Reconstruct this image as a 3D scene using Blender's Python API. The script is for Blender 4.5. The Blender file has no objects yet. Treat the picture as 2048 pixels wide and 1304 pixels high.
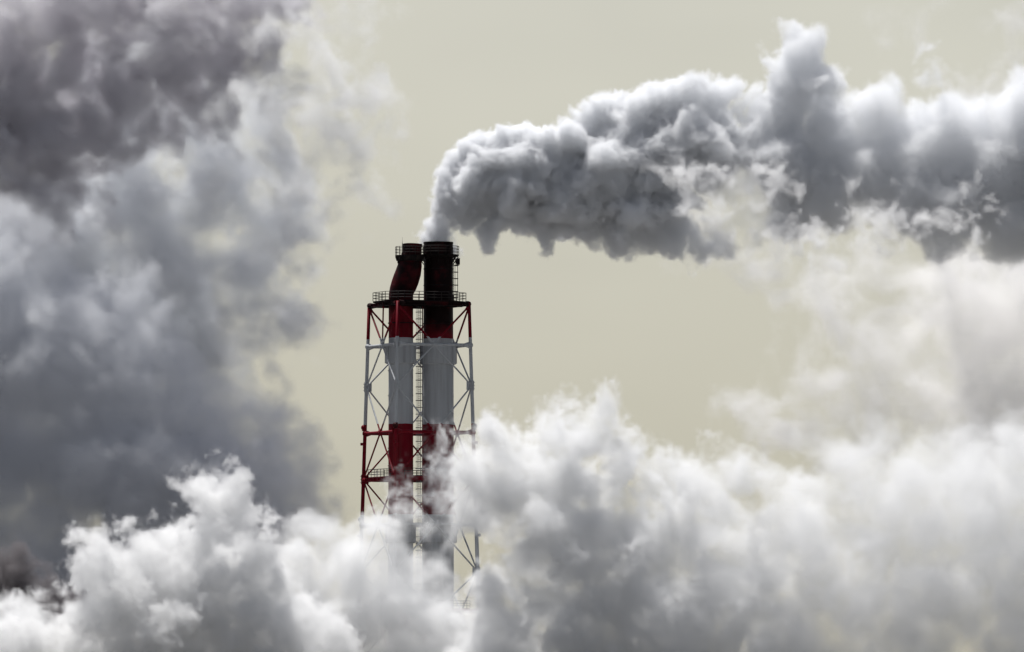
import bpy, bmesh, math
import numpy as np
from concurrent.futures import ThreadPoolExecutor
from mathutils import Vector, Matrix

S = bpy.context.scene
COL = S.collection
R = math.radians

# ------------------------------------------------------------------ camera
# a telephoto view from a rooftop 1.5 km away, looking slightly upwards
CAM = Vector((0.0, -1500.0, 20.0))
cd = bpy.data.cameras.new('camera')
cam = bpy.data.objects.new('camera', cd)
COL.objects.link(cam)
S.camera = cam
cam.location = CAM
cam.rotation_euler = (R(90) + math.atan2(70, 1500), 0, 0)
cd.sensor_width = 36
cd.lens = 36 * math.hypot(1500, 70) / 204.8
cd.clip_start = 5
cd.clip_end = 60000

# ------------------------------------------------------------------ sky, sun, exposure
SUN_EL, SUN_AZ = 70.0, -30.0           # azimuth from straight ahead (+Y), negative = to the left
w = bpy.data.worlds.new('World')
S.world = w
w.use_nodes = True
nt = w.node_tree
N, L = nt.nodes.new, nt.links.new
bg = nt.nodes['Background']
tc = N('ShaderNodeTexCoord')
vm = N('ShaderNodeVectorMath'); vm.operation = 'MULTIPLY_ADD'     # smog: the horizon glow reaches up evenly
vm.inputs[1].default_value = (1, 1, 0.75)
vm.inputs[2].default_value = (0, 0, 0.10)
L(tc.outputs['Generated'], vm.inputs[0])
sky = N('ShaderNodeTexSky')
sky.sky_type = 'NISHITA'
sky.sun_disc = False
sky.sun_elevation = R(SUN_EL)
sky.sun_rotation = R(SUN_AZ)
sky.air_density = 1.0
sky.dust_density = 6.0
sky.ozone_density = 1.0
L(vm.outputs[0], sky.inputs['Vector'])
hs = N('ShaderNodeHueSaturation')
hs.inputs['Saturation'].default_value = 0.75
L(sky.outputs[0], hs.inputs['Color'])
# a tan smog layer lies over the lowest fifteen degrees or so
sz = N('ShaderNodeSeparateXYZ'); L(tc.outputs['Generated'], sz.inputs[0])
mr = N('ShaderNodeMapRange'); mr.interpolation_type = 'SMOOTHSTEP'
mr.inputs['From Min'].default_value = 0.09; mr.inputs['From Max'].default_value = 0.24
mr.inputs['To Min'].default_value = 1.0; mr.inputs['To Max'].default_value = 0.0
L(sz.outputs['Z'], mr.inputs['Value'])
tint = N('ShaderNodeMix'); tint.data_type = 'RGBA'; tint.blend_type = 'MULTIPLY'
L(mr.outputs[0], tint.inputs['Factor']); L(hs.outputs[0], tint.inputs['A'])
tint.inputs['B'].default_value = (1.50, 1.37, 1.10, 1)
un = N('ShaderNodeTexNoise'); un.inputs['Scale'].default_value = 14.0; un.inputs['Detail'].default_value = 3    # uneven smog
ump = N('ShaderNodeMapping'); ump.inputs['Scale'].default_value = (1, 1, 2.2)
L(tc.outputs['Generated'], ump.inputs[0]); L(ump.outputs[0], un.inputs['Vector'])
ur = N('ShaderNodeMapRange'); ur.inputs['From Min'].default_value = 0.3; ur.inputs['From Max'].default_value = 0.7
ur.inputs['To Min'].default_value = 0.955; ur.inputs['To Max'].default_value = 1.045
L(un.outputs[0], ur.inputs['Value'])
us = N('ShaderNodeVectorMath'); us.operation = 'SCALE'
L(tint.outputs['Result'], us.inputs[0]); L(ur.outputs[0], us.inputs['Scale'])
# haze glows towards the sun and is duller on the side away from it
az = N('ShaderNodeMapRange'); az.interpolation_type = 'SMOOTHSTEP'
az.inputs['From Min'].default_value = -0.5; az.inputs['From Max'].default_value = 0.75
az.inputs['To Min'].default_value = 0.52; az.inputs['To Max'].default_value = 1.0
L(sz.outputs['Y'], az.inputs['Value'])
ua = N('ShaderNodeVectorMath'); ua.operation = 'SCALE'
L(us.outputs[0], ua.inputs[0]); L(az.outputs[0], ua.inputs['Scale'])
L(ua.outputs[0], bg.inputs[0])
bg.inputs[1].default_value = 0.105

sd = bpy.data.lights.new('sun', 'SUN')
sun = bpy.data.objects.new('sun', sd)
COL.objects.link(sun)
sd.energy = 5.0
sd.angle = R(0.5)
sd.color = (1.0, 0.985, 0.96)
a, e = R(SUN_AZ), R(SUN_EL)
to_sun = Vector((math.sin(a) * math.cos(e), math.cos(a) * math.cos(e), math.sin(e)))
sun.rotation_euler = to_sun.to_track_quat('Z', 'Y').to_euler()
sun.location = (0, 400, 600)

S.view_settings.view_transform = 'Standard'
S.view_settings.look = 'None'
S.view_settings.exposure = 0.22
S.view_settings.gamma = 1.0
S.render.film_transparent = False
cy = S.cycles
cy.max_bounces = 11
cy.volume_bounces = 9
cy.diffuse_bounces = 3
cy.transparent_max_bounces = 32
cy.volume_step_rate = 1.8
cy.volume_max_steps = 512
cy.use_adaptive_sampling = True
cy.adaptive_threshold = 0.02
cy.use_denoising = True


# ------------------------------------------------------------------ helpers: tags
def tag(o, label=None, cat=None, group=None, kind=None):
    if label: o['label'] = label
    if cat: o['category'] = cat
    if group: o['group'] = group
    if kind: o['kind'] = kind
    return o


# ------------------------------------------------------------------ helpers: materials
def mat_new(name):
    m = bpy.data.materials.new(name)
    m.use_nodes = True
    m.node_tree.nodes.clear()
    return m, m.node_tree.nodes.new, m.node_tree.links.new


def painted(name, soot_z=None, base=None, rough=0.55, soot_gain=1.0):
    """Aviation paint: red and white bands by height, weathered; soot towards the top of the flues."""
    m, n, l = mat_new(name)
    out = n('ShaderNodeOutputMaterial'); b = n('ShaderNodeBsdfPrincipled')
    l(b.outputs[0], out.inputs[0])
    b.inputs['Roughness'].default_value = rough
    b.inputs['Specular IOR Level'].default_value = 0.08
    g = n('ShaderNodeNewGeometry')
    sx = n('ShaderNodeSeparateXYZ'); l(g.outputs['Position'], sx.inputs[0])
    nz = n('ShaderNodeTexNoise'); nz.inputs['Scale'].default_value = 0.35
    nz.inputs['Detail'].default_value = 6; l(g.outputs['Position'], nz.inputs['Vector'])
    streak = n('ShaderNodeTexNoise'); streak.inputs['Scale'].default_value = 1.0
    streak.inputs['Detail'].default_value = 5
    mp = n('ShaderNodeMapping'); mp.inputs['Scale'].default_value = (1.6, 1.6, 0.12)
    l(g.outputs['Position'], mp.inputs[0]); l(mp.outputs[0], streak.inputs['Vector'])
    if base is None:
        wob = n('ShaderNodeMath'); wob.operation = 'MULTIPLY_ADD'
        l(nz.outputs[0], wob.inputs[0]); wob.inputs[1].default_value = 0.25
        l(sx.outputs['Z'], wob.inputs[2])
        rp = n('ShaderNodeMapRange'); rp.inputs['From Max'].default_value = 110
        l(wob.outputs[0], rp.inputs['Value'])
        cr = n('ShaderNodeValToRGB'); cr.color_ramp.interpolation = 'CONSTANT'
        el = cr.color_ramp.elements
        red, white = (0.15, 0.0025, 0.010, 1), (0.41, 0.425, 0.44, 1)
        el[0].position = 0; el[0].color = white
        el[1].position = 15.2 / 110; el[1].color = red
        for z, c in ((33.8, white), (52.3, red), (70.3, white), (87.3, red)):
            q = el.new(z / 110); q.color = c
        l(rp.outputs[0], cr.inputs[0])
        colour = cr.outputs[0]
    else:
        rgb = n('ShaderNodeRGB'); rgb.outputs[0].default_value = (*base, 1)
        colour = rgb.outputs[0]
    # grime streaks running down
    gr = n('ShaderNodeMapRange'); gr.inputs['From Min'].default_value = 0.42; gr.inputs['From Max'].default_value = 0.75
    gr.inputs['To Max'].default_value = 0.22
    l(streak.outputs[0], gr.inputs['Value'])
    mx = n('ShaderNodeMix'); mx.data_type = 'RGBA'
    l(gr.outputs[0], mx.inputs['Factor']); l(colour, mx.inputs['A'])
    mx.inputs['B'].default_value = (0.085, 0.05, 0.04, 1)
    colour = mx.outputs['Result']
    if soot_z:
        z0, z1 = soot_z
        sr = n('ShaderNodeMapRange'); sr.inputs['From Min'].default_value = z0; sr.inputs['From Max'].default_value = z1
        l(sx.outputs['Z'], sr.inputs['Value'])
        ad = n('ShaderNodeMath'); ad.operation = 'MULTIPLY_ADD'
        l(nz.outputs[0], ad.inputs[0]); ad.inputs[1].default_value = -1.6; ad.inputs[2].default_value = 0.75 * soot_gain
        a2 = n('ShaderNodeMath'); a2.operation = 'ADD'; a2.use_clamp = True
        l(sr.outputs[0], a2.inputs[0]); l(ad.outputs[0], a2.inputs[1])
        st = n('ShaderNodeMath'); st.operation = 'GREATER_THAN'
        m3 = n('ShaderNodeMath'); m3.operation = 'MULTIPLY'; m3.use_clamp = True
        gate = n('ShaderNodeMapRange'); gate.inputs['From Min'].default_value = z0 - 0.2; gate.inputs['From Max'].default_value = z0
        l(sx.outputs['Z'], gate.inputs['Value'])
        l(a2.outputs[0], m3.inputs[0]); l(gate.outputs[0], m3.inputs[1])
        m2 = n('ShaderNodeMix'); m2.data_type = 'RGBA'
        l(m3.outputs[0], m2.inputs['Factor']); l(colour, m2.inputs['A'])
        m2.inputs['B'].default_value = (0.009, 0.003, 0.003, 1)
        colour = m2.outputs['Result']
    l(colour, b.inputs['Base Color'])
    bp = n('ShaderNodeBump'); bp.inputs['Strength'].default_value = 0.25; bp.inputs['Distance'].default_value = 0.05
    l(nz.outputs[0], bp.inputs['Height']); l(bp.outputs[0], b.inputs['Normal'])
    return m


M_BAND = painted('banded_steel_paint')
M_FLUE = painted('sooty_flue_paint', soot_z=(87.3, 97.0), soot_gain=.86)
M_FLUE_DARK = painted('heavily_sooted_flue_paint', soot_z=(87.3, 91.0), soot_gain=1.08)
M_HEAD = painted('sooty_head_frame_paint', soot_z=(93.0, 93.6), soot_gain=1.0)
M_SOOT = painted('soot_black_steel', base=(0.012, 0.010, 0.010), rough=0.8)
M_DARK = painted('dark_railing_steel', base=(0.035, 0.03, 0.03), rough=0.7)
M_STEEL = painted('weathered_ladder_steel', base=(0.11, 0.11, 0.115), rough=0.7)
M_LAMPRED = painted('red_lamp_housing', base=(0.035, 0.003, 0.004), rough=0.4)
M_CONC = painted('concrete', base=(0.32, 0.31, 0.29), rough=0.9)


# ------------------------------------------------------------------ helpers: meshes
class MB:
    """collects tubes, rings and boxes for ONE mesh object"""
    def __init__(self): self.bm = bmesh.new()

    def tube(self, a, b, r, r2=None, seg=12):
        a, b = Vector(a), Vector(b)
        d = b - a
        q = d.to_track_quat('Z', 'Y').to_matrix().to_4x4()
        bmesh.ops.create_cone(self.bm, cap_ends=True, segments=seg, radius1=r, radius2=r if r2 is None else r2,
                              depth=d.length, matrix=Matrix.Translation((a + b) / 2) @ q)
        return self

    def path(self, pts, rad, seg=32, cap=True):
        """swept tube along pts (rings kept horizontal-ish to the path), rad per point"""
        pts = [Vector(p) for p in pts]
        rings = []
        for i, p in enumerate(pts):
            t = (pts[min(i + 1, len(pts) - 1)] - pts[max(i - 1, 0)]).normalized()
            u = Vector((0, 1, 0)); u = (u - t * u.dot(t)).normalized(); v = t.cross(u)
            rings.append([self.bm.verts.new(p + (u * math.cos(k) + v * math.sin(k)) * rad[i])
                          for k in (2 * math.pi * j / seg for j in range(seg))])
        for q, s in zip(rings, rings[1:]):
            for j in range(seg):
                f = self.bm.faces.new((q[j], q[(j + 1) % seg], s[(j + 1) % seg], s[j])); f.smooth = True
        if cap:
            self.bm.faces.new(rings[0][::-1]); self.bm.faces.new(rings[-1])
        return self

    def lathe(self, c, prof, seg=40, smooth=True):
        """profile [(r,z)...] closed, revolved about the vertical through c"""
        rings = [[self.bm.verts.new((c[0] + r * math.cos(t), c[1] + r * math.sin(t), c[2] + z))
                  for t in (2 * math.pi * j / seg for j in range(seg))] for r, z in prof]
        for q, s in zip(rings, rings[1:] + rings[:1]):
            for j in range(seg):
                f = self.bm.faces.new((q[j], q[(j + 1) % seg], s[(j + 1) % seg], s[j]))
        return self

    def hoop(self, c, r, t, a0=0, a1=360, seg=36, flat=True):
        n = max(3, int(seg * (a1 - a0) / 360))
        pts = [Vector((c[0] + r * math.cos(R(a0 + (a1 - a0) * i / n)), c[1] + r * math.sin(R(a0 + (a1 - a0) * i / n)), c[2]))
               for i in range(n + 1)]
        for p, q in zip(pts, pts[1:]): self.tube(p, q, t, seg=6)
        return self

    def box(self, c, size, rotz=0):
        bmesh.ops.create_cube(self.bm, size=1, matrix=Matrix.Translation(c) @ Matrix.Rotation(rotz, 4, 'Z') @ Matrix.Diagonal((*size, 1)))
        return self

    def prism(self, pts, z0, z1):
        lo = [self.bm.verts.new((x, y, z0)) for x, y in pts]; hi = [self.bm.verts.new((x, y, z1)) for x, y in pts]
        n = len(pts)
        self.bm.faces.new(lo[::-1]); self.bm.faces.new(hi)
        for i in range(n): self.bm.faces.new((lo[i], lo[(i + 1) % n], hi[(i + 1) % n], hi[i]))
        return self

    def ball(self, c, r):
        bmesh.ops.create_uvsphere(self.bm, u_segments=14, v_segments=10, radius=r, matrix=Matrix.Translation(c))
        return self

    def build(self, name, mat, parent=None):
        bmesh.ops.recalc_face_normals(self.bm, faces=self.bm.faces)
        me = bpy.data.meshes.new(name)
        self.bm.to_mesh(me); self.bm.free()
        me.materials.append(mat)
        o = bpy.data.objects.new(name, me)
        COL.objects.link(o)
        if parent:
            o.parent = parent
            o.matrix_parent_inverse = parent.matrix_world.inverted()
        return o


# ------------------------------------------------------------------ ground
gm, n, l = mat_new('industrial_ground')
out = n('ShaderNodeOutputMaterial'); b = n('ShaderNodeBsdfPrincipled'); l(b.outputs[0], out.inputs[0])
b.inputs['Roughness'].default_value = 0.95
nz = n('ShaderNodeTexNoise'); nz.inputs['Scale'].default_value = 0.01; nz.inputs['Detail'].default_value = 8
g = n('ShaderNodeNewGeometry'); l(g.outputs['Position'], nz.inputs['Vector'])
cr = n('ShaderNodeValToRGB'); cr.color_ramp.elements[0].color = (0.035, 0.034, 0.033, 1); cr.color_ramp.elements[1].color = (0.09, 0.085, 0.075, 1)
l(nz.outputs[0], cr.inputs[0]); l(cr.outputs[0], b.inputs['Base Color'])
m = MB(); bmesh.ops.create_grid(m.bm, x_segments=8, y_segments=8, size=30000)
tag(m.build('ground', gm), kind='structure')

# ------------------------------------------------------------------ the chimney tower
AX = -18.6                                   # tower axis
BASE = bpy.data.objects.new('chimney_tower', None)
COL.objects.link(BASE)
BASE.location = (AX, 0, 0)
bpy.context.view_layer.update()
tag(BASE, 'red and white banded twin flue chimney in a steel lattice tower, rising out of steam', 'chimney')

ZTOP = 94.2
def kk(z): return 1 + (ZTOP - z) * 0.0032
CORN = [(-10.05, 4.1), (-4.1, -10.05), (10.05, -4.1), (4.1, 10.05)]      # left, front, right, back
def corner(i, z):
    x, y = CORN[i % 4]
    return Vector((AX + x * kk(z), y * kk(z), z))
def mid(i, z): return (corner(i, z) + corner(i + 1, z)) / 2
FL = Vector((AX - 3.65, -1.55, 0)); FR = Vector((AX + 3.85, 1.65, 0))

# legs: tapering steel pipes from the ground to the head frame
JOINTS = [77.9, 59.4, 40.8, 22.3]
LAMPS = [69.4, 51.0, 33.9]
for i in range(4):
    m = MB()
    zs = [0.0] + [z for z in (13.2, 31.8, 50.4, 69.0, 86.0)] + [ZTOP + .35]
    m.path([corner(i, z) for z in zs], [0.34 + 0.11 * (ZTOP - z) / ZTOP for z in zs], seg=14)
    leg = m.build('leg', M_BAND, BASE)
    c = Vector((AX, 0, 0))
    for z in JOINTS:
        p = corner(i, z)
        m = MB().tube(p - Vector((0, 0, .95)), p + Vector((0, 0, .95)), 0.50, seg=14)
        for dz in (-.62, 0, .62): m.tube(p + Vector((0, 0, dz - .05)), p + Vector((0, 0, dz + .05)), 0.66, seg=14)
        for s in (-1, 1):                                     # gusset plates towards both faces
            d = (corner(i + s, z) - p).normalized()
            m.box(p + d * .62, (1.0, .07, 1.7), math.atan2(d.y, d.x))
        m.build('joint', M_BAND, leg)
    for z in LAMPS:
        out_ = (corner(i, z) - c - Vector((0, 0, z))).normalized()
        p = corner(i, z) + out_ * 0.28
        lamp = MB().ball(p + Vector((0, 0, .40)), 0.58).tube(p - Vector((0, 0, .2)), p + Vector((0, 0, .2)), .34, seg=12) \
            .box(p - out_ * .1 - Vector((0, 0, .25)), (.9, .5, .12), math.atan2(out_.y, out_.x)) \
            .build('warning_lamp', M_LAMPRED if i else M_BAND, leg)
        q = corner(i, z - 2.9) + out_ * .1
        MB().box(q + out_ * .45, (.55, .5, .55), math.atan2(out_.y, out_.x)).tube(q, q + out_ * .5, .1, seg=6).build('junction_box', M_BAND, leg)

# rings of horizontal beams
def haunch(m, p, d, r):
    """flared end plate where a ring pipe meets its leg"""
    m.tube(p + d * .25, p + d * 1.35, r * 2.3, r * 1.02, seg=10)

for z, r, heavy in ((ZTOP, .46, 1), (86.0, .30, 0), (68.6, .30, 0), (59.3, .50, 1), (50.2, .30, 0), (33.0, .50, 1), (13.2, .34, 0)):
    for i in range(4):
        a, b_ = corner(i, z), corner(i + 1, z)
        d = (b_ - a).normalized()
        m = MB()
        if heavy:
            ang = math.atan2(d.y, d.x)
            Ln = (b_ - a).length
            m.box((a + b_) / 2 + Vector((0, 0, .30)), (Ln - .5, .50, .12), ang)
            m.box((a + b_) / 2 - Vector((0, 0, .30)), (Ln - .5, .50, .12), ang)
            m.box((a + b_) / 2, (Ln - .5, .14, .48), ang)
            for t in range(1, 8): m.box(a + d * Ln * t / 8, (.08, .44, .48), ang)
            m.tube(a + d * .3, a + d * 1.6, .62, .36, seg=8); m.tube(b_ - d * .3, b_ - d * 1.6, .62, .36, seg=8)
        else:
            m.tube(a, b_, r, seg=12)
            haunch(m, a, d, r); haunch(m, b_, -d, r)
            q = (a + b_) / 2
            m.box(q, (1.5, .10, 1.3), math.atan2(d.y, d.x)).tube(q - d * .5, q + d * .5, r * 1.5, seg=12)
        m.build('ring_beam', M_HEAD, BASE)

# diagonal braces: from the leg joints to the middles of the rings above and below
def brace(p, q, r=.17):
    d = (q - p).normalized()
    MB().tube(p + d * .5, q - d * .35, r, seg=8).tube(p + d * .45, p + d * 1.15, r * 1.75, r, seg=8) \
        .tube(q - d * .3, q - d * 1.0, r * 1.75, r, seg=8).build('brace', M_BAND, BASE)

for i in range(4):
    for k in (0, 1):
        c0 = i + k
        brace(corner(c0, ZTOP - .4), mid(i, 86.2), .2)
        for zj, zu, zd in ((77.9, 86.0, 68.6), (59.4, 68.6, 50.2), (40.8, 50.2, 33.0), (22.3, 33.0, 13.2)):
            brace(corner(c0, zj), mid(i, zu)); brace(corner(c0, zj), mid(i, zd))
    MB().tube(corner(i, 0) + Vector((0, 0, -.5)), corner(i, 0) + Vector((0, 0, 1.2)), 1.6, 1.2, seg=20).build('footing', M_CONC, BASE)
# hanger struts under the head frame (seen in the left and rear faces)
for i in (0, 3):
    for t in (.5,):
        p = corner(i, ZTOP).lerp(corner(i + 1, ZTOP), t); q = mid(i, 86.3)
        MB().tube(p, q, .16, seg=8).build('hanger', M_BAND, BASE)


# flues
def pxz(y): return 90 + (652 - y) / 10.0
# wide straight flue
r0 = 3.0
zt = 106.9
m = MB().lathe((FR.x, FR.y, 0), [(3.12, 0), (3.12, 60), (3.05, 80), (2.95, 94), (2.88, zt - .5), (2.98, zt - .45), (2.98, zt), (2.62, zt), (2.62, 60), (2.62, 0)], seg=64)
for f in m.bm.faces: f.smooth = False
flr = m.build('flue', M_FLUE_DARK, BASE)
tag(flr, 'wide straight flue, soot black at its mouth, steam pouring out')
# narrow flue with a swan neck
zl = 106.35
pts, rad = [], []
for y, cx, rr in ((1550, 802, 2.5), (1200, 802, 2.5), (900, 802, 2.48), (700, 802, 2.45), (600, 802, 2.45), (590, 802.3, 2.45), (582, 803.5, 2.45), (572, 807.5, 2.58),
                  (560, 812.0, 2.62), (545, 817.0, 2.55), (530, 820.3, 2.38), (520, 821.5, 2.22), (512, 823, 2.05), (503, 824, 1.92), (497, 824.3, 1.88), (488.5, 824.5, 1.86)):
    pts.append(Vector(((cx - 1024) / 10.0, FL.y + (0.0 if y > 590 else (590 - y) / 102 * .6), pxz(y)))); rad.append(rr)
m = MB()
m.path(pts, rad, seg=48, cap=False)
top = pts[-1]
m.lathe((top.x, top.y, top.z), [(1.86, -.6), (1.98, -.6), (1.98, 0.02), (1.6, 0.02), (1.6, -3.0), (1.8, -3.0)], seg=48)
fll = m.build('flue', M_FLUE, BASE)
tag(fll, 'narrow flue with a swan neck bend, red paint showing through soot')
# stiffening bands and guide collars on the flues
for fc, rr, par in ((FR, 3.05, flr), (FL, 2.48, fll)):
    for z in (86.0, 50.2, 33.0):
        m = MB().lathe((fc.x, fc.y, z), [(rr + .03, .35), (rr + .55, .1), (rr + .55, -3.5), (rr + .42, -3.65), (rr + .03, -3.65)], seg=40)
        for k in range(10):
            t = 2 * math.pi * k / 10
            m.box((fc.x + math.cos(t) * (rr + .62), fc.y + math.sin(t) * (rr + .62), z - 1.7), (.12, .12, 3.6), t)
        m.build('guide_collar', M_BAND, par)
    for z in (90.5, 81, 76, 72.5, 65.5, 62, 56, 46, 41, 37, 29):
        MB().lathe((fc.x, fc.y, z), [(rr + .004, .09), (rr + .07, .09), (rr + .07, -.09), (rr + .004, -.09)], seg=40).build('stiffening_band', M_BAND if z < 87 else M_SOOT, par)
for z in (101.5, 98.2, 104.3):
    MB().lathe((FR.x, FR.y, z), [(2.885, .1), (2.99, .1), (2.99, -.1), (2.885, -.1)], seg=40).build('stiffening_band', M_SOOT, flr)


def railing(m, pts, h=1.15, closed=False, post=1.6, t=.045):
    pts = [Vector(p) for p in pts]
    seq = list(zip(pts, pts[1:] + pts[:1])) if closed else list(zip(pts, pts[1:]))
    for p, q in seq:
        for hh in (h, h * .66, h * .33):
            m.tube(p + Vector((0, 0, hh)), q + Vector((0, 0, hh)), t, seg=5)
        k = max(1, round((q - p).length / post))
        for i in range(k + 1):
            s = p.lerp(q, i / k)
            m.tube(s, s + Vector((0, 0, h)), t * 1.15, seg=5)
    return m


# top deck on the head frame: an octagonal walkway round both flues
u = Vector((.921, .39, 0)); v = Vector((-.39, .921, 0))
def uv(a, b_, z): return Vector((AX, 0, z)) + u * a + v * b_
octo = [(-8.6, -3.3), (-5.6, -6.0), (5.6, -6.0), (8.8, -3.3), (8.8, 3.3), (5.6, 6.0), (-5.6, 6.0), (-8.6, 3.3)]
deck = MB().prism([uv(a, b_, 0).xy for a, b_ in octo], ZTOP + .38, ZTOP + .72)
for t in range(-3, 4): deck.box(uv(t * 2.4, 0, ZTOP + .2), (.22, 12.6, .34), math.atan2(u.y, u.x))
deck = deck.build('walkway', M_SOOT, BASE)
tag(deck, 'topmost soot black deck at the head of the lattice')
m = railing(MB(), [uv(a, b_, ZTOP + .72) for a, b_ in octo], h=1.7, closed=True, post=1.5, t=.06); m.build('railing', M_DARK, deck)
# crossing beams that carry the deck and hold the flues
for s in (-1, 1):
    p, q = uv(-7.8, s * 3.7, ZTOP - .05), uv(7.8, s * 3.7, ZTOP - .05)
    MB().box((p + q) / 2, ((q - p).length, .4, .8), math.atan2(u.y, u.x)).build('deck_beam', M_SOOT, BASE)

# lower deck at the heavy ring
for z, lab in ((59.3, 'grey and red deck half hidden by steam'), (33.0, 'lowest visible deck in thick steam')):
    d2 = [(-7.9, -7.6), (7.9, -7.6), (7.9, 7.6), (-7.9, 7.6)]
    bm_ = MB()
    for a0, a1, b0, b1 in ((-7.9, 7.9, -7.6, -5.2), (-7.9, 7.9, 5.2, 7.6), (-7.9, -7.0, -5.2, 5.2), (7.0, 7.9, -5.2, 5.2), (-.5, .5, -5.2, 5.2)):
        bm_.prism([uv(a0 + .01, b0 + .01, 0).xy, uv(a1 - .01, b0 + .01, 0).xy, uv(a1 - .01, b1 - .01, 0).xy, uv(a0 + .01, b1 - .01, 0).xy], z + .38, z + .55)
    wk = bm_.build('walkway', M_BAND, BASE)
    tag(wk, lab)
    railing(MB(), [uv(a, b_, z + .55) for a, b_ in d2], h=1.5, closed=True, post=1.7, t=.05).build('railing', M_DARK, wk)

# mouth platforms: collar platforms just below the rims
def mouth_deck(c, ri, ro, z, thick, name_lab, a0=0, a1=360, rail_h=1.7):
    m = MB().lathe((c.x, c.y, z), [(ri, 0), (ro, 0), (ro, -thick * .35), (ro - .25, -thick), (ri, -thick - .3)], seg=28)
    d = m.build('walkway', M_SOOT, BASE)
    tag(d, name_lab)
    pts_ = [(c.x + (ro - .06) * math.cos(2 * math.pi * k / 16), c.y + (ro - .06) * math.sin(2 * math.pi * k / 16), z) for k in range(16)]
    railing(MB(), pts_, h=rail_h, closed=True, post=1.3, t=.05).build('railing', M_DARK, d)
    return d
topc = Vector((top.x, top.y, 0))
mouth_deck(topc - Vector((.45, 0, 0)), 1.9, 2.95, 104.1, 1.1, 'collar deck round the mouth of the narrow flue')
mouth_deck(FR + Vector((.0, 0, 0)), 2.9, 4.15, 104.35, .35, 'collar deck round the mouth of the wide flue')
# brackets below the wide flue's collar, with a winch on its right
for k in range(12):
    t = 2 * math.pi * k / 12
    dv = Vector((math.cos(t), math.sin(t), 0))
    MB().tube(FR + dv * 2.92 + Vector((0, 0, 102.4)), FR + dv * 4.0 + Vector((0, 0, 103.95)), .09, seg=6).build('deck_bracket', M_SOOT, BASE)
p = FR + Vector((3.95, -.6, 103.0))
MB().box(p, (.75, 1.5, 1.2)).tube(p + Vector((-.1, -.9, -.2)), p + Vector((-.1, .9, -.2)), .42, seg=14).box(p + Vector((-.2, 0, -.75)), (.9, 1.2, .12)).build('hoist', M_SOOT, BASE)
# bridge between the two collars
p, q = topc + Vector((1.9, -.4, 103.6)), FR + Vector((-2.6, -.9, 103.8))
MB().box((p + q) / 2, ((q - p).length, 1.3, .3), 0).build('bridge', M_SOOT, BASE)
# lightning rod
p = Vector(((805 - 1024) / 10.0, topc.y - 1.5, 0))
MB().tube(p + Vector((0, 0, 104.1)), p + Vector((0, 0, 106.6)), .07, seg=6).tube(p + Vector((0, 0, 106.6)), p + Vector((0, 0, 107.7)), .035, .012, seg=6).build('lightning_rod', M_DARK, BASE)
# hatch box on the narrow flue's collar
MB().box(topc + Vector((-2.6, -.9, 103.2)), (.7, 1.1, 1.5)).build('control_box', M_SOOT, BASE)


# ladders with safety hoops
def ladder(x, y, z0, z1, ang, mat, wdt=.5, hoop_r=.6, step=1.36, rung=.45, lab=None):
    d = Vector((math.cos(ang), math.sin(ang), 0)); t = Vector((-d.y, d.x, 0))
    o = Vector((x, y, 0))
    m = MB()
    for s in (-1, 1): m.tube(o + t * s * wdt / 2 + Vector((0, 0, z0)), o + t * s * wdt / 2 + Vector((0, 0, z1)), .07, seg=6)
    z = z0 + .2
    while z < z1:
        m.tube(o - t * wdt / 2 + Vector((0, 0, z)), o + t * wdt / 2 + Vector((0, 0, z)), .03, seg=5); z += rung
    lad = m.build('ladder', mat, BASE)
    if lab: tag(lad, lab)
    h = MB()
    z = z0 + .6
    aa = math.degrees(ang)
    while z < z1:
        c = o + d * hoop_r * .6 + Vector((0, 0, z))
        h.hoop(c, hoop_r, .075, aa - 125, aa + 125, seg=18)
        z += step
    for k in (-60, 0, 60):
        q = o + d * hoop_r * .6 + Vector((math.cos(ang + R(k)), math.sin(ang + R(k)), 0)) * hoop_r
        h.tube(q + Vector((0, 0, z0 + .6)), q + Vector((0, 0, z1)), .035, seg=5)
    h.build('safety_cage', mat, lad)
    return lad

ladder(AX + .05, -.6, 1.0, 94.3, R(-90), M_STEEL, hoop_r=.66, lab='long ladder climbing between the two flues')
ladder(FR.x + 3.0, FR.y - 1.2, 95.0, 104.2, R(-25), M_DARK, hoop_r=.62, step=1.3, lab='short caged ladder on the mouth of the wide flue')
# pipe stub and cable tray
MB().tube((AX + .75, -.3, 2), (AX + .75, -.3, 94), .09, seg=8).build('cable_conduit', M_BAND, BASE)


# ------------------------------------------------------------------ steam and smoke (density grids built as voxels)
#NOISE
RS = np.random.default_rng(11)
T = 128
def fbm_tile(seed, beta, kmin):
    r = np.random.default_rng(seed)
    f = np.fft.rfftn(r.standard_normal((T, T, T)).astype(np.float32))
    k = np.fft.fftfreq(T) * T
    kx, ky, kz = np.meshgrid(k, k, k[:T // 2 + 1], indexing='ij', sparse=True)
    kk_ = np.sqrt(kx * kx + ky * ky + kz * kz); kk_[0, 0, 0] = 1
    f = f * (kk_ ** (-beta)) * (kk_ >= kmin)
    a_ = np.fft.irfftn(f, s=(T, T, T)).astype(np.float32)
    return a_ / a_.std()

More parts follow.
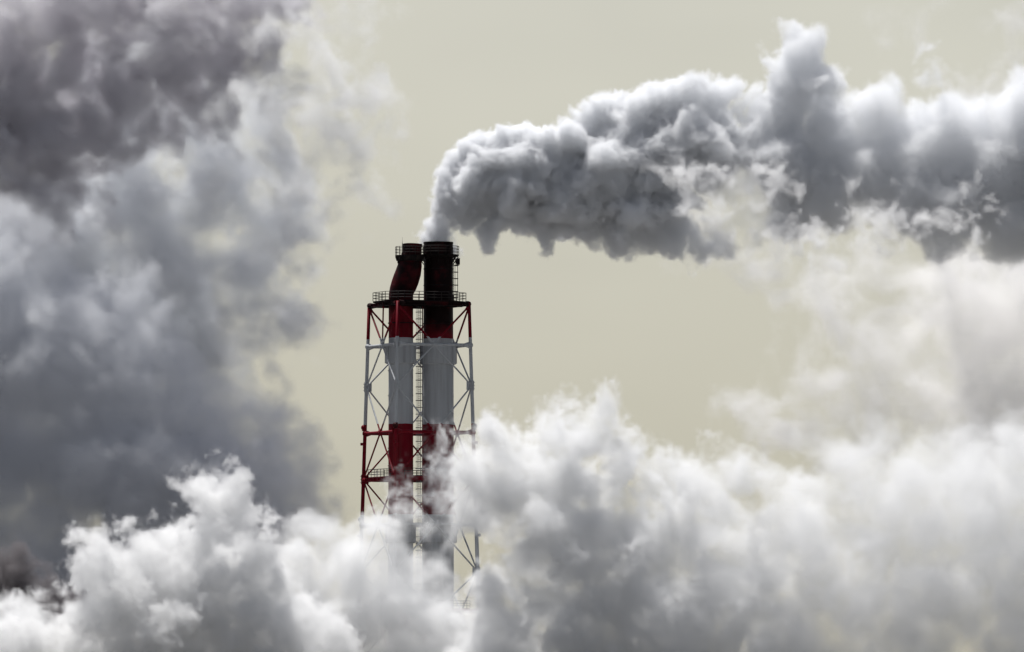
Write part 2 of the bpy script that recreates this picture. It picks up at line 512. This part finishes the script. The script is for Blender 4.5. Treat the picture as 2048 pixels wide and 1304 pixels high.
def worley_tile(seed, octaves):
    tot = np.zeros((T, T, T), np.float32)
    for cells, wt in octaves:
        r = np.random.default_rng(seed + cells)
        pts_ = r.random((cells, cells, cells, 3)).astype(np.float32)
        q = T // cells
        loc = (np.arange(q, dtype=np.float32) + .5) / q
        best = np.full((cells, q, cells, q, cells, q), 9., np.float32)
        for dx in (-1, 0, 1):
            for dy in (-1, 0, 1):
                for dz in (-1, 0, 1):
                    p_ = np.roll(pts_, (-dx, -dy, -dz), (0, 1, 2))
                    X = (p_[..., 0] + dx)[:, None, :, None, :, None] - loc[None, :, None, None, None, None]
                    Y = (p_[..., 1] + dy)[:, None, :, None, :, None] - loc[None, None, None, :, None, None]
                    Z = (p_[..., 2] + dz)[:, None, :, None, :, None] - loc[None, None, None, None, None, :]
                    np.minimum(best, X * X + Y * Y + Z * Z, out=best)
        wv = 1 - best.reshape(T, T, T) / .55            # rounded tops, sharp creases
        tot += wt * wv
    return (tot - tot.mean()) / tot.std()

with ThreadPoolExecutor(4) as ex:
    jobs = [ex.submit(fbm_tile, 3, 2.9, 2), ex.submit(fbm_tile, 4, 2.9, 2), ex.submit(fbm_tile, 5, 2.9, 2), ex.submit(fbm_tile, 6, 2.35, 3),
            ex.submit(worley_tile, 7, ((4, 1.0), (8, .66), (16, .44), (32, .26)))]
    WX, WY, WZ, FB, WO = [j.result() for j in jobs]


def look(tile, x, y, z, size, off=0.0):
    """periodic trilinear lookup; size = metres per tile period"""
    f = np.float32(T / size)
    o_ = np.float32(off)
    res = 0
    ii, ff = [], []
    for c_ in (x, y, z):
        g_ = c_ * f + o_
        i_ = np.floor(g_); ff.append((g_ - i_).astype(np.float32)); ii.append(i_.astype(np.int32) & (T - 1))
    fl = tile.ravel()
    a0, a1 = ii[0] * (T * T), ((ii[0] + 1) & (T - 1)) * (T * T)
    b0, b1 = ii[1] * T, ((ii[1] + 1) & (T - 1)) * T
    c0, c1 = ii[2], (ii[2] + 1) & (T - 1)
    fx, fy, fz = ff
    def lz(aa, bb): 
        ab = aa + bb
        v0 = fl.take(ab + c0); return v0 + (fl.take(ab + c1) - v0) * fz
    v00, v01, v10, v11 = lz(a0, b0), lz(a0, b1), lz(a1, b0), lz(a1, b1)
    v0 = v00 + (v01 - v00) * fy; v1 = v10 + (v11 - v10) * fy
    return v0 + (v1 - v0) * fx


def at(px, py, y):
    """the point at distance y (behind the tower axis) seen at photo pixel px, py"""
    s = (1500.0 + y) / 1500.0
    return ((px - 1024) / 10.0 * s, y, 20 + (70 + (652 - py) / 10.0) * s)


def puffs(base, rng, kids=6, ratio=(.32, .55), up=.25, levels=1):
    """smaller lobes growing out of each big one"""
    res = list(base)
    cur = base
    for _ in range(levels):
        nxt = []
        for s in cur:
            for _k in range(kids):
                d = rng.standard_normal(3); d[2] += up; d /= np.linalg.norm(d)
                r = s[3] * rng.uniform(*ratio)
                nxt.append((s[0] + d[0] * (s[3] - r * .35), s[1] + d[1] * (s[3] - r * .35), s[2] + d[2] * (s[3] - r * .35), r, s[4]))
        res += nxt
        cur = nxt
    return res


def steam(name, label, cat, y0, dabs, vox, mat, seed=1, warp=(3.0, 40.0), billow=(1.6, 22.0), fine=(.5, 9.0), edge=1.5, dens=.5,
          fray=0.0, kids=6, levels=1, ratio=(.32, .55), up=.25, thin=(), dens_fn=None, calm=None, edge_fn=None, squash=1.0, inner=0.0, zmin=None, depthk=1.0):
    """dabs: lobes (px, py, radius in px, optional depth offset in m, optional weight) laid out round y0"""
    rng = np.random.default_rng(seed)
    sc_ = (1500.0 + y0) / 1500.0
    sp = []
    for d_ in dabs:
        px, py, r = d_[:3]
        dy = (d_[3] if len(d_) > 3 and d_[3] is not None else rng.uniform(-.35, .35) * r / 10) * depthk
        wt = d_[4] if len(d_) > 4 else 1.0
        X, Y, Z = at(px, py, y0 + dy)
        sp.append((X, Y, Z, r / 10.0 * sc_, wt))
    sp = puffs(sp, rng, kids, ratio, up, levels)
    A = np.array(sp, np.float32)
    pad = warp[0] * 1.2 + billow[0] + fray + .35 * edge + .5
    lo = (A[:, :3] - A[:, 3:4]).min(0) - pad
    hi = (A[:, :3] + A[:, 3:4]).max(0) + pad
    if zmin is not None: lo[2] = max(lo[2], zmin)
    # nothing beyond a margin round the view is needed
    lim0, lim1 = at(-450, 1480, y0), at(2480, -130, y0)
    lo[0], hi[0] = max(lo[0], lim0[0]), min(hi[0], lim1[0])
    lo[2], hi[2] = max(lo[2], lim0[2]), min(hi[2], lim1[2])
    n_ = np.ceil((hi - lo) / vox).astype(int) + 1
    ax_ = [(lo[i] + vox * np.arange(n_[i])).astype(np.float32) for i in range(3)]
    dens_grid = np.zeros(n_, np.float32)
    R3 = A[:, 3]
    slabs = [(s, min(s + 12, n_[0])) for s in range(0, n_[0], 12)]
    th = [(*at(t_[0], t_[1], y0), t_[2] / 10 * sc_, t_[3]) for t_ in thin]

    def work(sl):
        s0, s1 = sl
        x, y, z = np.meshgrid(ax_[0][s0:s1], ax_[1], ax_[2], indexing='ij')
        near = A[(A[:, 0] + A[:, 3] + pad > ax_[0][s0]) & (A[:, 0] - A[:, 3] - pad < ax_[0][s1 - 1])]
        if not len(near): return
        wa = 1.0 if calm is None else calm(x, y, z)
        wx = x + wa * warp[0] * look(WX, x, y, z, warp[1], seed * 7.3)
        wy = y + wa * warp[0] * look(WY, x, y, z, warp[1], seed * 3.1)
        wz = z + wa * warp[0] * look(WZ, x, y, z, warp[1], seed * 5.7)
        f = np.full(x.shape, -50., np.float32)
        for X, Y, Z, r, wt in near:
            g = (slice(None),
                 slice(*np.searchsorted(ax_[1], (Y - r - pad, Y + r + pad))), slice(*np.searchsorted(ax_[2], (Z - r - pad, Z + r + pad))))
            if g[1].start >= g[1].stop or g[2].start >= g[2].stop: continue
            dd = r - np.sqrt((wx[g] - X) ** 2 + (wy[g] - Y) ** 2 + (wz[g] - Z) ** 2)
            np.maximum(f[g], dd, out=f[g])
        mk = f > -(billow[0] * 1.6 + fine[0] * 1.5 + fray + .35 * edge)
        if not mk.any(): return
        xm, ym, zm, fm = wx[mk] * .35 + x[mk] * .65, wy[mk] * .35 + y[mk] * .65, wz[mk] * .35 + z[mk] * .65, f[mk]
        fm = fm + billow[0] * look(WO, xm, ym, zm, billow[1], seed * 2.9)
        fbv = look(FB, xm, ym, zm, fine[1], seed * 1.7)
        fm = fm + fine[0] * fbv
        e_ = edge if edge_fn is None else edge_fn(x[mk])
        if fray:
            fr = look(FB, xm, ym, zm, warp[1] * .9, seed * 9.1)
            fm = fm + fray * fr
        t_ = np.clip((fm + .35 * e_) / e_, 0, 1)
        t_ = t_ * t_ * (3 - 2 * t_)
        if inner:
            t_ = t_ * np.clip(1 + inner * look(FB, xm, ym, zm, warp[1] * .7, seed * 4.1), .04, 3)
        xr, yr, zr = x[mk], y[mk], z[mk]
        for X, Y, Z, r, k_ in th:
            q_ = np.sqrt((wx[mk] - X) ** 2 + (wz[mk] - Z) ** 2) / r
            q_ = np.clip((q_ - .6) / .6, 0, 1)
            t_ = t_ * (k_ + (1 - k_) * q_ * q_ * (3 - 2 * q_))
        dv = dens if dens_fn is None else dens_fn(xr, yr, zr)
        out = np.zeros(x.shape, np.float32)
        out[mk] = t_ * dv
        out[out < .004] = 0
        dens_grid[s0:s1] = out
    with ThreadPoolExecutor(4) as ex: list(ex.map(work, slabs))
    # fade to nothing at the grid's own borders so no flat cut shows
    for ax_i in (0, 1, 2):
        m_ = n_[ax_i]; k = np.clip(np.minimum(np.arange(m_), m_ - 1 - np.arange(m_)) / 6.0, 0, 1).astype(np.float32)
        sh = [1, 1, 1]; sh[ax_i] = m_
        dens_grid *= k.reshape(sh)
    occ = np.argwhere(dens_grid > 0)
    b0_, b1_ = occ.min(0), occ.max(0) + 1
    dens_grid = np.ascontiguousarray(dens_grid[b0_[0]:b1_[0], b0_[1]:b1_[1], b0_[2]:b1_[2]])
    lo = lo + b0_ * vox
    n_ = np.array(dens_grid.shape)
    print('STEAM', name, n_, dens_grid.size / 1e6, flush=True)
    me = bpy.data.meshes.new(name)
    me.vertices.add(int(dens_grid.size))
    me.attributes.new('density_voxel', 'FLOAT', 'POINT').data.foreach_set('value', dens_grid.ravel())
    ob = bpy.data.objects.new(name, me)
    COL.objects.link(ob)
    me.materials.append(mat)
    g = bpy.data.node_groups.new('voxel_steam', 'GeometryNodeTree')
    g.interface.new_socket('Geometry', in_out='INPUT', socket_type='NodeSocketGeometry')
    g.interface.new_socket('Geometry', in_out='OUTPUT', socket_type='NodeSocketGeometry')
    N, L = g.nodes.new, g.links.new
    gi = N('NodeGroupInput'); go = N('NodeGroupOutput'); vc = N('GeometryNodeVolumeCube')
    vc.inputs['Min'].default_value = [float(q) for q in lo]
    vc.inputs['Max'].default_value = [float(q) for q in lo + vox * (n_ - 1)]
    for i, k in enumerate('XYZ'): vc.inputs['Resolution ' + k].default_value = int(n_[i])
    pos = N('GeometryNodeInputPosition')
    def vmath(op, a_, b_=None, scale=None):
        q = N('ShaderNodeVectorMath'); q.operation = op
        L(a_, q.inputs[0])
        if b_ is not None: q.inputs[1].default_value = b_
        if scale is not None: q.inputs['Scale'].default_value = scale
        return q.outputs['Value'] if op == 'DOT_PRODUCT' else q.outputs[0]
    p_ = vmath('SUBTRACT', pos.outputs[0], [float(q) for q in lo])
    p_ = vmath('SCALE', p_, scale=1 / vox)
    p_ = vmath('FLOOR', vmath('ADD', p_, (.5, .5, .5)))
    idx = vmath('DOT_PRODUCT', p_, (float(n_[1] * n_[2]), float(n_[2]), 1.0))
    assert dens_grid.size < 16.7e6
    si = N('GeometryNodeSampleIndex'); si.data_type = 'FLOAT'; si.domain = 'POINT'
    na = N('GeometryNodeInputNamedAttribute'); na.data_type = 'FLOAT'; na.inputs[0].default_value = 'density_voxel'
    L(gi.outputs[0], si.inputs['Geometry']); L(na.outputs[0], si.inputs['Value']); L(idx, si.inputs['Index'])
    L(si.outputs[0], vc.inputs['Density'])
    sm = N('GeometryNodeSetMaterial'); sm.inputs['Material'].default_value = mat
    L(vc.outputs[0], sm.inputs[0]); L(sm.outputs[0], go.inputs[0])
    ob.modifiers.new('voxels', 'NODES').node_group = g
    tag(ob, label, cat, kind='stuff')
    return ob


def vapour(name, colour, aniso=0.0, absorb=None):
    m, n, l = mat_new(name)
    o = n('ShaderNodeOutputMaterial'); pv = n('ShaderNodeVolumePrincipled')
    pv.inputs['Color'].default_value = (*colour, 1)
    pv.inputs['Density'].default_value = 1.0
    pv.inputs['Anisotropy'].default_value = aniso
    if absorb: pv.inputs['Absorption Color'].default_value = (*absorb, 1)
    l(pv.outputs[0], o.inputs['Volume'])
    return m


M_STEAM = vapour('white_steam', (.972, .973, .974))
M_PLUME = vapour('flue_steam', (.955, .962, .974))
M_SMOKE = vapour('grey_smoke', (.842, .832, .856))
M_GREY = vapour('pale_grey_steam', (.893, .904, .922))
M_VEIL = vapour('greyish_steam', (.962, .964, .966))  # slightly greyer steam tone, shared by the bank and the veil
M_WARM = vapour('warm_steam', (.972, .965, .957))
M_BLACK = vapour('black_smoke', (.30, .28, .29))
M_MURK = vapour('smoky_grey_steam', (.893, .903, .928))

#CLOUDS
# --- the plume blown to the right from the wide flue
plume = [(876, 505, 26, 1.6), (876, 490, 27, 1.6), (876, 475, 29, 1.6), (878, 460, 29, 1.5), (883, 440, 29, 1), (889, 415, 30, 0), (896, 390, 32), (915, 420, 34), (908, 362, 36), (928, 335, 38), (925, 395, 50), (955, 315, 44), (965, 365, 66), (1000, 320, 56),
         (1035, 300, 56), (1045, 370, 78), (1085, 310, 66), (1110, 390, 84), (1150, 300, 66), (1160, 385, 92), (1215, 235, 42), (1180, 255, 36), (1230, 330, 88), (1260, 400, 86),
         (1300, 290, 80), (1330, 215, 52), (1370, 190, 40), (1425, 195, 42), (1395, 290, 84), (1310, 420, 70), (1460, 280, 54), (1500, 330, 66), (1440, 350, 60),
         (1560, 245, 52), (1588, 170, 54), (1598, 125, 50), (1606, 92, 44), (1650, 170, 50), (1570, 340, 96), (1655, 240, 58), (1690, 205, 26), (1660, 380, 90), (1750, 235, 58), (1750, 350, 100),
         (1840, 300, 92), (1850, 400, 90), (1920, 265, 74), (1960, 370, 105), (2030, 430, 90), (2060, 290, 105), (2070, 190, 60), (2130, 380, 110), (2130, 260, 100), (2260, 330, 130), (2280, 240, 90),
         (940, 440, 22), (985, 455, 26), (1035, 440, 30), (1090, 465, 30), (1125, 440, 36), (1180, 450, 34), (1240, 455, 38), (1295, 475, 34), (1350, 465, 40), (1405, 490, 34),
         (1445, 465, 36), (1500, 425, 44), (1560, 420, 60), (1500, 190, 13), (1500, 218, 18), (1780, 190, 30), (1870, 150, 20), (1850, 95, 14), (1900, 460, 56), (2000, 480, 44)]
def plume_dens(x, y, z):
    return 1.25 - .85 * np.clip((x + 14) / 90, 0, 1)
def plume_edge(x):
    return 1.2 + 2.2 * np.clip((x - 15) / 75, 0, 1)
def plume_calm(x, y, z):
    return np.clip((x + 17) / 12, .12, 1)
steam('flue_plume', 'thick white and dark grey steam plume blown right from the wide flue mouth', 'steam plume', 4, plume, .32, M_PLUME, seed=3,
      warp=(1.1, 26), billow=(.42, 27), fine=(.32, 7), edge=3.0, edge_fn=plume_edge, dens_fn=plume_dens, calm=plume_calm, kids=4, thin=((1480, 415, 90, .10), (1720, 420, 45, .3)), ratio=(.3, .5), levels=2)
# --- dark smoke at the top left
smoke = [(-160, 100, 130), (-160, 300, 130), (-180, 430, 100), (-220, -20, 130), (30, 60, 110), (130, 20, 110), (270, 0, 110), (390, 60, 120), (490, 10, 75), (455, 100, 85), (340, 140, 100), (420, 190, 62), (280, 200, 90), (150, 170, 110), (50, 200, 120), (120, 290, 95), (60, 350, 105), (515, 60, 36), (500, 130, 30), (200, 110, 90),
         (20, 410, 80), (95, 410, 55), (150, 345, 55), (-60, 250, 130), (-40, 100, 130), (-40, 430, 90), (215, 310, 50), (530, -30, 60), (440, -60, 110), (250, -90, 110), (480, 170, 45), (210, 240, 70)]
steam('dark_smoke', 'dark purplish grey smoke mass filling the top left corner', 'smoke', 70, smoke, .6, M_SMOKE, seed=5,
      warp=(2.4, 46), billow=(1.6, 36), fine=(.55, 14), edge=6, dens=.26, fray=1.4, kids=6, inner=.6, thin=((225, 80, 60, .35), (230, 270, 36, .4), (400, 70, 30, .5)))
# --- soft grey steam far back on the left
grey = [(-170, 560, 140), (-170, 760, 140), (60, 800, 160), (220, 800, 140), (380, 760, 80), (60, 560, 160), (200, 480, 150), (330, 400, 130), (430, 420, 100), (420, 300, 90), (330, 560, 150), (500, 260, 70), (520, 480, 75), (470, 560, 90), (550, 590, 50), (560, 380, 55), (520, 650, 45),
        (100, 700, 160), (260, 680, 130), (-50, 500, 150), (300, 280, 110), (250, 330, 110), (120, 420, 120), (480, 180, 60), (400, 640, 80), (340, 180, 110), (200, 200, 120)]
steam('grey_steam', 'broad soft grey steam filling the left side below the dark smoke', 'steam cloud', 120, grey, 1.0, M_GREY, seed=8,
      warp=(3, 75), billow=(2.4, 50), fine=(1.3, 14), edge=8, dens=.16, fray=2.0, kids=5, inner=.5)
# --- darker smoky bank below it
murk = [(-170, 800, 140), (-160, 600, 120), (-170, 1000, 140), (0, 500, 80), (100, 520, 60), (40, 600, 110), (170, 620, 110), (-40, 700, 120), (100, 740, 140), (250, 720, 100), (310, 780, 80), (200, 850, 110), (330, 850, 110), (410, 870, 90), (500, 860, 66), (560, 860, 58), (590, 910, 60), (480, 930, 110), (560, 960, 84), (605, 880, 50), (625, 940, 44), (600, 1020, 50), (200, 900, 160), (340, 1000, 150), (520, 1040, 95), (0, 940, 110), (80, 1020, 80),
        (110, 1050, 64), (40, 1040, 70), (100, 1160, 130), (-40, 1180, 120), (250, 1120, 120), (610, 990, 40), (0, 1010, 70), (400, 1120, 110)]
steam('smoky_steam', 'darker smoky grey steam bank with a rounded shoulder, lower left behind the white billows', 'smoke', 40, murk, .9, M_MURK, seed=29,
      warp=(2.2, 60), billow=(1.3, 44), fine=(.6, 12), edge=5, dens=.19, fray=1.0, kids=5, inner=.15)
black = [(50, 1190, 50), (-30, 1180, 60), (100, 1205, 38), (20, 1160, 34), (140, 1220, 30)]
steam('black_smoke', 'nearly black smoke patch at the lower left edge behind the small white billow', 'smoke', -5, black, .9, M_BLACK, seed=33,
      warp=(2, 40), billow=(1.2, 30), fine=(.5, 12), edge=5, dens=.7, fray=.8, kids=4, inner=.2)
# --- thin pale wisp above it
wisp = [(560, 110, 50), (620, 100, 60), (680, 100, 42), (640, 170, 60), (570, 190, 60), (700, 200, 42), (650, 270, 50), (560, 280, 60), (720, 290, 35), (640, 50, 25), (500, 330, 60), (600, 350, 45), (720, 390, 26), (560, 420, 55), (560, 640, 36), (500, 740, 40), (470, 770, 24)]
steam('pale_wisp', 'thin pale wisp of steam drifting above and left of the chimney mouth', 'steam wisp', 50, wisp, .8, M_STEAM, seed=9,
      warp=(4, 46), billow=(1.5, 36), fine=(1.1, 14), edge=6, dens=.14, fray=1.6, kids=4, inner=.5)
# --- crisp white billows lower left, in front
front = [(-130, 1340, 90), (425, 985, 44), (395, 975, 32), (455, 1000, 40), (378, 985, 16), (440, 1050, 50), (500, 1080, 46), (520, 1120, 42), (400, 1110, 70), (300, 1130, 60), (220, 1120, 45), (175, 1090, 30), (170, 1150, 36), (260, 1190, 85), (310, 1070, 22), (250, 1075, 20),
         (380, 1200, 95), (500, 1200, 85), (200, 1240, 65), (320, 1290, 100), (460, 1310, 100), (580, 1260, 75), (190, 1330, 80), (45, 1235, 42), (60, 1300, 76), (15, 1230, 32), (130, 1300, 56), (-20, 1320, 90), (105, 1250, 28), (560, 1180, 40), (620, 1330, 100)]
steam('white_steam', 'crisp white steam billows boiling up at the lower left in front of smoky steam', 'steam cloud', -90, front, .42, M_STEAM, seed=12,
      warp=(.7, 34), billow=(1.0, 26), fine=(.65, 7), edge=2.4, dens=.36, fray=.9, kids=6, inner=.35, zmin=20)
# --- the big bank in front of the tower foot and to the right
bank = [(930, 1020, 34), (968, 958, 42), (1012, 905, 46), (1055, 880, 30), (1120, 885, 58), (1165, 868, 60), (1212, 890, 52), (1110, 960, 80), (1010, 990, 80), (1190, 960, 70),
        (1320, 985, 55), (1385, 960, 48), (1460, 955, 50), (1540, 960, 46), (1270, 1060, 60), (1400, 1050, 90),
        (1280, 1140, 110), (1130, 1090, 110), (1050, 1140, 60), (1050, 1260, 90), (1180, 1240, 110), (1330, 1250, 110), (1480, 1180, 130), (1620, 1090, 120), (1600, 970, 55), (1670, 940, 70), (1750, 940, 90), (1800, 1040, 130), (1700, 1200, 130),
        (1900, 960, 110), (1850, 1210, 140), (1980, 1080, 140), (2050, 950, 120), (2050, 1230, 140), (1600, 1310, 130), (2130, 1080, 120), (2230, 1200, 150), (2240, 1020, 110), (1400, 1340, 120), (1200, 1340, 110), (1000, 1340, 90), (1800, 1340, 120)]
def bank_dens(x, y, z):
    return .27 - .17 * np.clip((x - 15) / 45, 0, 1)
def bank_edge(x):
    return 2.2 + 4.5 * np.clip((x - 25) / 50, 0, 1)
steam('steam_bank', 'great bank of pale steam with one rounded peak, swallowing the right foot of the chimney', 'steam cloud', -75, bank, .5, M_VEIL, seed=15,
      warp=(1.4, 46), billow=(1.2, 40), fine=(.8, 9), edge=6.7, dens_fn=bank_dens, edge_fn=bank_edge, fray=1.0, kids=5, ratio=(.35, .6), inner=.5, zmin=15, thin=((925, 1110, 40, .02), (970, 1100, 35, .02)))
# --- shreds drifting round the flues
drift = [(905, 905, 22), (885, 940, 26), (905, 985, 34), (870, 1005, 24), (940, 900, 26), (850, 1040, 24), (795, 1030, 20), (800, 985, 14), (935, 950, 30), (760, 1050, 18), (880, 880, 12)]
steam('drifting_steam', 'small ragged steam shreds drifting across the lower red band of the flues', 'steam wisp', -20, drift, .42, M_STEAM, seed=41,
      warp=(1.4, 20), billow=(.9, 16), fine=(.9, 8), edge=3.5, dens=.2, fray=1.0, kids=4, inner=.8)
# --- veil of thin steam across the tower foot
veil = [(740, 1135, 56), (690, 1115, 40), (800, 1115, 34), (650, 1150, 90), (740, 1160, 70), (820, 1155, 60), (700, 1230, 110), (820, 1230, 110), (900, 1290, 90), (770, 1105, 34), (835, 1105, 34), (640, 1090, 40), (700, 1330, 110), (880, 1360, 100), (600, 1240, 90), (960, 1240, 50), (870, 1010, 22)]
steam('steam_veil', 'soft translucent steam veil drifting across the chimney foot', 'steam veil', -40, veil, .7, M_VEIL, seed=18,
      warp=(3, 44), billow=(1.5, 34), fine=(.7, 9), edge=5, dens=.22, fray=1.6, kids=5, inner=.5, zmin=15)
# --- far soft steam right, behind
far = [(2230, 700, 120), (2230, 860, 110), (2000, 680, 110), (1880, 620, 80), (1700, 760, 70), (1560, 850, 60), (1640, 860, 80), (1750, 830, 100), (1860, 780, 110), (1900, 680, 100), (1980, 600, 90), (1800, 700, 70), (1700, 620, 60), (1640, 540, 55), (1760, 540, 80), (1860, 540, 80), (1960, 520, 70), (2050, 620, 100), (2050, 760, 120), (2120, 700, 100), (1950, 860, 110), (1560, 500, 35), (2060, 160, 50), (1880, 120, 30), (1920, 180, 40), (1860, 80, 20), (1400, 410, 40), (1440, 440, 50), (1500, 390, 50)]
steam('distant_steam', 'faint pinkish steam rising behind the plume on the right', 'steam cloud', 150, far, .9, M_WARM, seed=21,
      warp=(6, 70), billow=(2.4, 44), fine=(1.1, 14), edge=9, dens=.1, fray=1.8, kids=6, inner=.4)
# --- bright shreds of steam hanging in front of the plume
shreds = [(1375, 365, 30), (1400, 395, 30), (1440, 420, 26), (1470, 400, 22), (1520, 385, 20), (1575, 360, 14), (1350, 340, 14), (1715, 405, 22), (1750, 435, 28), (1800, 460, 26), (1880, 450, 22), (1950, 425, 20), (1965, 400, 14), (1640, 490, 30), (1560, 480, 26)]
steam('steam_shreds', 'bright torn shreds of steam in front of the dark underside of the plume', 'steam wisp', -32, shreds, .5, M_STEAM, seed=31,
      warp=(2.2, 24), billow=(.6, 18), fine=(.7, 9), edge=3.0, dens=.28, fray=1.0, kids=4, inner=.5)
